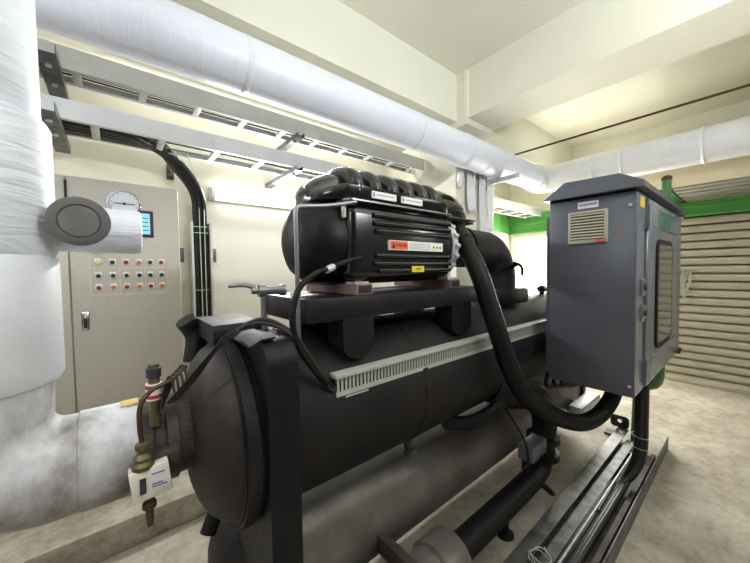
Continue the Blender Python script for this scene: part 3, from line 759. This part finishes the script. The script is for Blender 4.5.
# steel tube frame over motor end
t = thing('steel_tube', 'thin steel tube bent round the left end of the compressor', 'tube', (.47, .95, 1.507))
obj('tube', TU([(.455, .945, 1.36), (.455, .945, 1.5), (.455, .945, 1.70), (.456, .945, 1.79), (.464, .945, 1.807), (.485, .947, 1.812), (.58, .95, 1.826), (.70, .95, 1.853)], .0075, seg=12, n=5), M['steelrod'], t)
obj('tube_clip', B(.442, .47, .952, .975, 1.508, 1.53), M['galv'], t)
# stop valve at frame's left corner
t = thing('stop_valve', 'small silver stop valve at the left corner of the base frame', 'valve', (.38, 1.14, 1.45))
obj('body', revolve(BM(), (.36, 1.10, 1.535), (1, -.1, -.02), [(0, .012), (.02, .012), (.022, .022), (.045, .022), (.047, .014), (.09, .014), (.10, .02), (.115, .02)], 14), M['steelrod'], t)
obj('lever', TU([(.375, 1.10, 1.545), (.34, 1.11, 1.555), (.29, 1.12, 1.553)], lambda u: .009 - .003 * u, seg=8), M['steelrod'], t)
obj('stem', CY((.40, 1.10, 1.395), (.40, 1.10, 1.53), .011, seg=12), M['steelrod'], t)

# suction elbow
t = thing('suction_elbow', 'black suction pipe bending down behind the corrugated hose', 'pipe', (2.05, YC, 1.36))
pts = [(1.35, YC, 1.73), (1.55, YC, 1.73), (1.80, YC, 1.73)]
for k in range(1, 8):
    a = math.radians(90 * k / 7); pts.append((1.86 + .21 * math.sin(a), YC, 1.52 + .21 * math.cos(a)))
pts += [(2.07, YC, 1.34)]
obj('pipe', TU(pts, .112, seg=48, n=4), M['foamend'], t)
obj('flange', B(1.94, 2.24, YC - .14, YC + .14, 1.355, 1.46, bev=.02), M['foamblack'], t)
obj('clamp', revolve(BM(), (1.62, YC, 1.73), (1, 0, 0), [(0, .112), (.002, .122), (.03, .122), (.032, .112)], 40), M['foamblack'], t)
hd = CY((1.98, 1.035, 1.60), (1.98, .97, 1.62), .012, seg=10); tube(hd, [(1.93, .965, 1.63), (1.98, .965, 1.625), (2.03, .965, 1.60), (2.035, .965, 1.55)], .010, seg=8)
obj('handle', hd, M['rubber'], t)

# corrugated hose
t = thing('corrugated_hose', 'thick black corrugated cable hose looping from compressor to inverter cabinet', 'hose', (1.6, .7, .66))
hp = [(1.45, 1.08, 1.87), (1.445, 1.05, 1.82), (1.425, .975, 1.72), (1.395, .88, 1.58), (1.41, .83, 1.42), (1.43, .79, 1.27), (1.47, .75, 1.10), (1.56, .72, .96), (1.71, .69, .85), (1.88, .66, .76), (2.06, .63, .695), (2.24, .61, .675), (2.38, .59, .71), (2.46, .57, .79), (2.48, .56, .93)]
P_ = smooth_pts(hp, 20)
b_ = BM(); tube(b_, P_, .045, seg=24, smooth=False, ripple=(.045,)); obj('hose', b_, M['rubber'], t, ang=60)
obj('cuff', TU([(1.448, 1.07, 1.845), (1.442, 1.035, 1.795), (1.432, .995, 1.745)], .051, seg=24), M['rubber'], t)

# ------------------------------------------------------------------ wire duct and wires on the drum
t = thing('wire_duct', 'slotted grey plastic wire duct fixed along the front of the drum', 'wire duct', (1.3, .92, 1.164))
obj('base', B(.565, 2.3, .925, .965, 1.172, 1.232), M['duct'], t, flat=True)
obj('cover', B(.563, 2.3, .893, .968, 1.230, 1.245, bev=.003), M['duct'], t)
b_ = BM(); x = .570
while x < 2.29: box(b_, x, x + .0085, .900, .903, 1.184, 1.230); x += .0165
obj('slotted_side', b_, M['duct'], t, flat=True)['kind'] = 'stuff'
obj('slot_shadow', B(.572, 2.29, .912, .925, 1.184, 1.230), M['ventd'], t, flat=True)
obj('lower_lip', B(.565, 2.3, .897, .925, 1.166, 1.184), M['duct'], t, flat=True)
b_ = B(.60, .70, .894, .94, 1.155, 1.166); obj('bracket', b_, M['duct'], t, flat=True)

random.seed(11)
def wire(label, pts, r, m, group=None, cat='wire'): return cable('wire', label, pts, r, m, group, cat)
for k in range(4):
    d = .006 * k
    wire('brown wire running from the taped valve over the drum end into the slotted duct',
         [(.10 + d, 1.02, 1.245), (.14 + d, .965, 1.31), (.185 + d, .93, 1.375 + d * .6), (.235 + d, .92, 1.432), (.29, .925, 1.448 + d * .4), (.345, .92, 1.442 + d), (.40 + d, .90, 1.41), (.45 + d, .895, 1.33), (.50 + d, .895, 1.265 - d), (.545 + d * .4, .90, 1.215 - d), (.60, .912, 1.205)],
         .0038, M['brown'] if k % 2 else M['rubber'], 'wires over the drum end')
for k in range(4):
    d = .007 * k
    wire('dark wire dropping from the base frame corner into the slotted duct', [(.40 + d, 1.02, 1.41), (.42 + d, .93, 1.40 - d), (.455 + d, .91, 1.33), (.50 + d, .905, 1.25 - d), (.55, .905, 1.20 - d * .5), (.61, .912, 1.20)], .004, M['brown'] if k == 1 else M['rubber'], 'wires from the base frame corner')
t = thing('motor_cable', 'black cable with a silver ferrule leaving the lower compressor side', 'cable', (.5, .93, 1.3))
obj('sheath', TU([(.72, .955, 1.648), (.63, .935, 1.628), (.56, .92, 1.608), (.50, .91, 1.590), (.44, .905, 1.545), (.415, .90, 1.47), (.42, .90, 1.40), (.45, .895, 1.33), (.50, .895, 1.26), (.55, .905, 1.21)], .0095, seg=12), M['rubber'], t)
obj('ferrule', CY((.548, .918, 1.602), (.578, .924, 1.613), .0125, seg=12), M['galv'], t)

# ------------------------------------------------------------------ inverter cabinet
cx0, cx1, cy0, cy1, cz0, cz1 = 2.0, 3.31, .383, .785, .93, 1.985
ic = thing('inverter_cabinet', 'grey steel inverter cabinet with sloping roof cantilevered beside the chiller', 'cabinet', (2.65, .58, cz0))
obj('body', B(cx0, cx1, cy0, cy1, cz0, cz1, bev=.004), M['cab'], ic)
# roof
rf = BM()
prof = [(.345, 1.983), (.345, 2.010), (.441, 2.062), (.690, 2.068), (.80, 1.988), (.80, 1.983)]
prism(rf, prof, 'x', 1.95, 3.38)
obj('roof', rf, M['cab'], ic, flat=True)
obj('gasket', B(cx0 + .0, cx1, cy0 + .001, cy1, cz1 - .012, cz1 + .001), M['gap'], ic, flat=True)
# vent
vt = obj('vent', B(cx0 - .014, cx0, .497, .683, 1.727, 1.903, bev=.003), M['vent'], ic)
obj('grille_recess', B(cx0 - .0155, cx0 - .013, .512, .670, 1.748, 1.892), M['ventd'], vt, flat=True)
b_ = BM()
for k in range(9): 
    z = 1.752 + k * .0158
    loft(b_, [[(cx0 - .0155, y, z), (cx0 - .021, y, z + .001), (cx0 - .0165, y, z + .008), (cx0 - .0150, y, z + .008)] for y in (.513, .669)])
obj('louvre', b_, M['vent'], vt, flat=True)
obj('vent_tag', B(cx0 - .022, cx0 - .0145, .502, .545, 1.731, 1.743), M['redlab'], vt, flat=True)
nl = obj('name_label', B(cx0 - .002, cx0, .541, .638, 1.919, 1.955), M['label'], ic, flat=True)
text('label_text', '电源控制柜', .0175, M['inkblue'], nl, FACE_NX((cx0 - .0022, .5895, 1.937)))
obj('note_label', B(cx0 - .001, cx0, .425, .468, 1.74, 1.785), mat('faded_pink_note', hexc(128, 114, 112), .5), ic, flat=True)
for y, z in ((.404, 1.905), (.398, .99)):
    obj('bolt', CY((cx0 - .0, y, z), (cx0 - .014, y, z), .012, .009, 10), M['chrome'], ic)
# door side
obj('edge_post', B(cx0 + .003, cx0 + .16, cy0 - .006, cy0, cz0 + .01, cz1 - .02), M['cabdoor'], ic)
dr = obj('door', B(cx0 + .19, cx1 - .005, cy0 - .018, cy0 - .001, cz0 + .02, cz1 - .03, bev=.004), M['cabdoor'], ic)
b_ = BM()
for z in (1.814, 1.093): box(b_, cx0 + .32, cx1 - .2, cy0 - .0195, cy0 - .017, z - .003, z + .003)
for x in (cx0 + .27, cx1 - .10): box(b_, x - .003, x + .003, cy0 - .0195, cy0 - .017, cz0 + .04, cz1 - .05)
obj('fold_line', b_, M['cab'], dr, flat=True)
b_ = BM(); prism(b_, rrect(2.37, 2.86, 1.115, 1.752, .07), 'y', cy0 - .028, cy0 - .018); obj('window_gasket', b_, M['rubber'], dr)
b_ = BM(); prism(b_, rrect(2.40, 2.83, 1.145, 1.722, .05), 'y', cy0 - .0295, cy0 - .027); obj('window', b_, M['glassdark'], dr)
for x, z in ((2.105, 1.49), (2.112, 1.355)):
    h = obj('door_lock', B(x - .028, x + .028, cy0 - .022, cy0 - .006, z - .045, z + .045, bev=.008), M['chrome'], ic)
    obj('keyhole', CY((x, cy0 - .022, z), (x, cy0 - .030, z), .016, seg=12), M['ink'], h)
for z0, z1 in ((1.79, 1.925), (.975, 1.095)):
    h = BM(); prism(h, rrect(2.16, 2.205, z0, z1, .008), 'y', cy0 - .02, cy0 - .005); obj('hinge_slot', h, M['cab'], ic)
lg = obj('logo_plate', B(2.44, 2.83, cy0 - .0195, cy0 - .0175, 1.835, 1.925), M['cabdoor'], dr, flat=True)
b_ = BM()
box(b_, 2.45, 2.49, cy0 - .021, cy0 - .019, 1.85, 1.925)
for k, (x0, x1, z0, z1) in enumerate(((2.53, 2.80, 1.912, 1.92), (2.56, 2.59, 1.875, 1.915), (2.66, 2.69, 1.875, 1.915), (2.75, 2.78, 1.875, 1.915), (2.53, 2.82, 1.868, 1.876), (2.55, 2.81, 1.845, 1.862), (2.58, 2.78, 1.828, 1.834))):
    box(b_, x0, x1, cy0 - .021, cy0 - .019, z0, z1)
obj('logo', b_, M['logogreen'], dr, flat=True)
o = obj('warning_sticker', B(2.05, 2.14, cy0 - .0075, cy0 - .006, 1.90, 1.955), M['warnyellow'], ic, flat=True)
for x, z in ((3.22, 1.955), (3.27, 1.95), (3.22, .955), (3.27, .965)):
    obj('bolt', CY((x, cy0 - .016, z), (x, cy0 - .036, z), .014, seg=8), M['chrome'] if z > 1.5 else M['gap'], ic)
# arms tying it back to the chiller
for x in (2.3, 3.05): obj('mounting_arm', B(x - .03, x + .03, cy1, .90, 1.05, 1.11), M['foamblack'], ic)
obj('side_conduit', B(cx0 + .02, cx0 + .06, cy1, cy1 + .025, .95, 1.9), M['cab'], ic)

# cable bundle under the cabinet
for k in range(6):
    a = k * 1.05
    ox, oy = .022 * math.cos(a), .022 * math.sin(a)
    cable('power_cable', 'black power cable dropping from the cabinet base to the floor rails', [(2.85 + ox, .50 + oy, .97), (2.86 + ox, .50 + oy, .8), (2.88 + ox, .505 + oy, .5), (2.87 + ox, .51 + oy, .25), (2.80 + ox, .55 + oy * .7, .10), (2.66, .565 + .014 * k, .045), (2.4, .57 + .014 * k, .035), (1.6, .575 + .012 * k, .035)], .021, M['rubberb'], 'power cables under the cabinet', seg=12)
for z in (.38, .30):
    cable('cable_tie', 'pale cable tie round the black cables below the cabinet', [(2.875 + .05 * math.cos(a), .508 + .05 * math.sin(a), z + .005 * math.sin(a)) for a in [i * PI / 6 for i in range(13)]], .0022, M['ties'], 'cable ties under the cabinet', cat='cable tie', n=2)
for k in range(3):
    cable('cable', 'black cable looping out under the near edge of the cabinet', [(2.02 + .1 * k, .80, .96), (2.05 + .12 * k, .815, .86 - .02 * k), (2.35 + .12 * k, .82, .80 - .03 * k), (2.65 + .1 * k, .76, .84), (2.75 + .05 * k, .70, .95)], .012, M['rubber'], 'cables looping under the cabinet')
# pale box behind, at the far end of the condenser
t = thing('junction_box', 'pale grey box on the lower drum behind the hose loop', 'box', (3.18, .95, .27))
obj('body', B(2.95, 3.42, .90, 1.0, .27, .42, bev=.004), M['traypaint'], t)
obj('lid', B(2.96, 3.41, .892, .90, .28, .40), M['galv'], t)
obj('bracket', B(3.1, 3.2, 1.0, 1.07, .30, .38), M['galvd'], t)

# green tank behind cabinet
t = thing('green_tank', 'green pressure tank mostly hidden behind the inverter cabinet', 'tank', (3.62, .62, 0))
TX, TY = 3.62, .62
obj('shell', revolve(BM(), (TX, TY, .50), (0, 0, 1), [(0, .001), (.01, .06), (.035, .10), (.08, .125), (.14, .135), (1.40, .135), (1.47, .12), (1.52, .08), (1.54, .04)], 48), M['greend'], t)
obj('stem', TU([(TX + .03, .53, 1.98), (TX + .04, .505, 2.1), (TX + .04, .50, 2.2), (TX + .04, .50, 2.33)], .032, seg=20), M['greend'], t)
obj('cap', revolve(BM(), (TX + .04, .50, 2.32), (0, 0, 1), [(0, .02), (.01, .036), (.03, .036), (.045, .02)], 16), M['rust'], t)
obj('pedestal', CY((3.56, .66, 0), (3.58, .65, .52), .04, seg=16), M['greend'], t)

# ------------------------------------------------------------------ floor rails
def rail(name, label, cat, y0, y1, x0, x1, h, m, kind='u'):
    b_ = BM(); tk = .005
    if kind == 'u':
        prof = [(y0, 0), (y1, 0), (y1, h), (y1 - .028, h), (y1 - .028, h - tk), (y1 - tk, h - tk), (y1 - tk, tk), (y0 + tk, tk), (y0 + tk, h - tk), (y0 + .028, h - tk), (y0 + .028, h), (y0, h)]
    elif kind == 'c':
        prof = [(y0, 0), (y1, 0), (y1, h), (y0, h), (y0, h - tk), (y1 - tk, h - tk), (y1 - tk, tk), (y0, tk)]
    else:
        prof = [(y0, 0), (y1, 0), (y1, tk), (y0 + tk, tk), (y0 + tk, h), (y0, h)]
    prism(b_, prof, 'x', x0, x1)
    return tag(obj(name, b_, m, flat=True), label, cat)
rail('steel_channel', 'wide steel channel on the floor, nearest the chiller', 'steel channel', .72, .80, 1.0, 3.62, .09, M['galvd'], 'c')
rail('steel_channel', 'steel channel on the floor beside the widest one', 'steel channel', .645, .705, 1.0, 3.45, .06, M['galvd'], 'c')
rail('steel_angle', 'tall steel angle on the floor farthest right with pale top edge', 'steel angle', .458, .50, .9, 3.66, .115, M['galvd'], 'l')
rail('steel_pan', 'flat dark steel pan on the floor under the cables between channel and angle', 'steel pan', .502, .643, 1.0, 3.40, .03, M['flange'], 'u')
tag(obj('steel_rod', CY((1.0, .622, .075), (3.4, .612, .075), .006, seg=10), M['galv']), 'bright thin steel rod lying between the floor channels', 'rod')
for k, (x, y) in enumerate(((1.5, .622), (2.3, .617), (3.2, .614))):
    pass
ob = bpy.data.objects['steel_rod']
rs = BM()
for x in (1.4, 2.3, 3.2): box(rs, x, x + .02, .60, .635, 0, .067)
for v in rs.verts: pass
obj('rod_rest', rs, M['galvd'], ob, flat=True)
t = thing('lifting_lug', 'dark steel lug with a hole at the end of the floor channels', 'lug', (3.65, .82, 0))
b_ = BM(); prof = [(.84, .09), (.84, .17), (.82, .20), (.74, .20), (.72, .18), (.72, .09)]
N = 16; outer = rrect(.72, .86, .091, .20, .03, 3); hole = [(.79 + .018 * math.cos(2 * PI * k / len(outer) + PI / 4), .15 + .018 * math.sin(2 * PI * k / len(outer) + PI / 4)) for k in range(len(outer))]
for x in (3.60, 3.612):
    pass
def ringv(pts, x): return [b_.verts.new((x, y, z)) for y, z in pts]
o0, o1, h0, h1 = ringv(outer, 3.60), ringv(outer, 3.612), ringv(hole, 3.60), ringv(hole, 3.612)
n_ = len(outer)
for i in range(n_):
    j = (i + 1) % n_
    for q in ((o0[i], o0[j], h0[j], h0[i]), (o1[i], o1[j], h1[j], h1[i]), (o0[i], o0[j], o1[j], o1[i]), (h0[i], h0[j], h1[j], h1[i])): b_.faces.new(q)
obj('plate', b_, M['flange'], t, flat=True)
obj('foot', B(3.56, 3.66, .802, .90, 0, .02), M['flange'], t)
tag(obj('wire_coil', TU([(1.62 + .05 * math.cos(a) + .01 * math.sin(3 * a), .675 + .05 * math.sin(a), .105 + .012 * a / 6 + .01 * math.sin(a * 1.7)) for a in [i * PI / 5 for i in range(31)]], .0025, seg=6, n=3), M['galv']), 'small coil of thin wire lying on the floor channels', 'wire')

# ------------------------------------------------------------------ light
def area(name, loc, rot, sx, sy, power, col):
    l = bpy.data.lights.new(name, 'AREA'); l.shape = 'RECTANGLE'; l.size = sx; l.size_y = sy; l.energy = power; l.color = col
    o = bpy.data.objects.new(name, l); C.objects.link(o); o.location = loc; o.rotation_euler = rot; return o
area('wall_lamp_light', (1.3, 2.99, 2.29), (math.radians(-68), 0, 0), 1.2, .06, 34, (.97, .98, 1))
area('wall_lamp_light', (-1.5, 2.99, 2.5), (math.radians(-68), 0, 0), 1.2, .06, 22, (.93, .96, 1))  # light of the added wall lamp out of view
area('wall_lamp_light', (1.2, 2.97, 3.25), (math.radians(-40), 0, 0), 2.4, .06, 13, (1, .98, .92))  # light of the added lamp hidden behind the pipe
area('window_light', (XE - .08, 2.1, 1.5), (0, math.radians(72), 0), 1.2, 1.5, 165, (1, .98, .94))
for (x, y, pd, pu) in ((4.9, -1.9, 44, 62), (1.5, -1.3, 3, 74), (-1.2, .2, 19, 28)):  # light of the added hanging lamps, downward and tilted upward
    area('added_lamp_light', (x, y, 2.54), (0, 0, 0), 1.2, .12, pd, (.93, .96, 1))
    area('added_lamp_light', (x, y + .03, 2.66), (math.radians(140), 0, 0), 1.2, .12, pu, (.93, .96, 1))

w = bpy.data.worlds.new('world'); S.world = w; w.use_nodes = True
w.node_tree.nodes['Background'].inputs[0].default_value = (.8, .85, 1, 1)
w.node_tree.nodes['Background'].inputs[1].default_value = .5

# ------------------------------------------------------------------ camera
f, yaw, pit, roll = 314.8, math.radians(39.55), math.radians(2.10), math.radians(-.88)
c, s = math.cos(yaw), math.sin(yaw)
F = Vector((s * math.cos(pit), c * math.cos(pit), -math.sin(pit))); R = Vector((c, -s, 0)); U = R.cross(F)
R2 = R * math.cos(roll) + U * math.sin(roll); U2 = -R * math.sin(roll) + U * math.cos(roll)
cam = bpy.data.cameras.new('camera'); cam.sensor_width = 36; cam.sensor_fit = 'HORIZONTAL'; cam.lens = f / 750 * 36
cam.clip_start = .02
co = bpy.data.objects.new('camera', cam); C.objects.link(co)
co.matrix_world = Matrix(((R2.x, U2.x, -F.x, 0), (R2.y, U2.y, -F.y, 0), (R2.z, U2.z, -F.z, 1.6), (0, 0, 0, 1)))
S.camera = co
S.view_settings.view_transform = 'Standard'; S.view_settings.look = 'None'; S.view_settings.gamma = 1
S.view_settings.use_curve_mapping = False; S.view_settings.exposure = 0.15
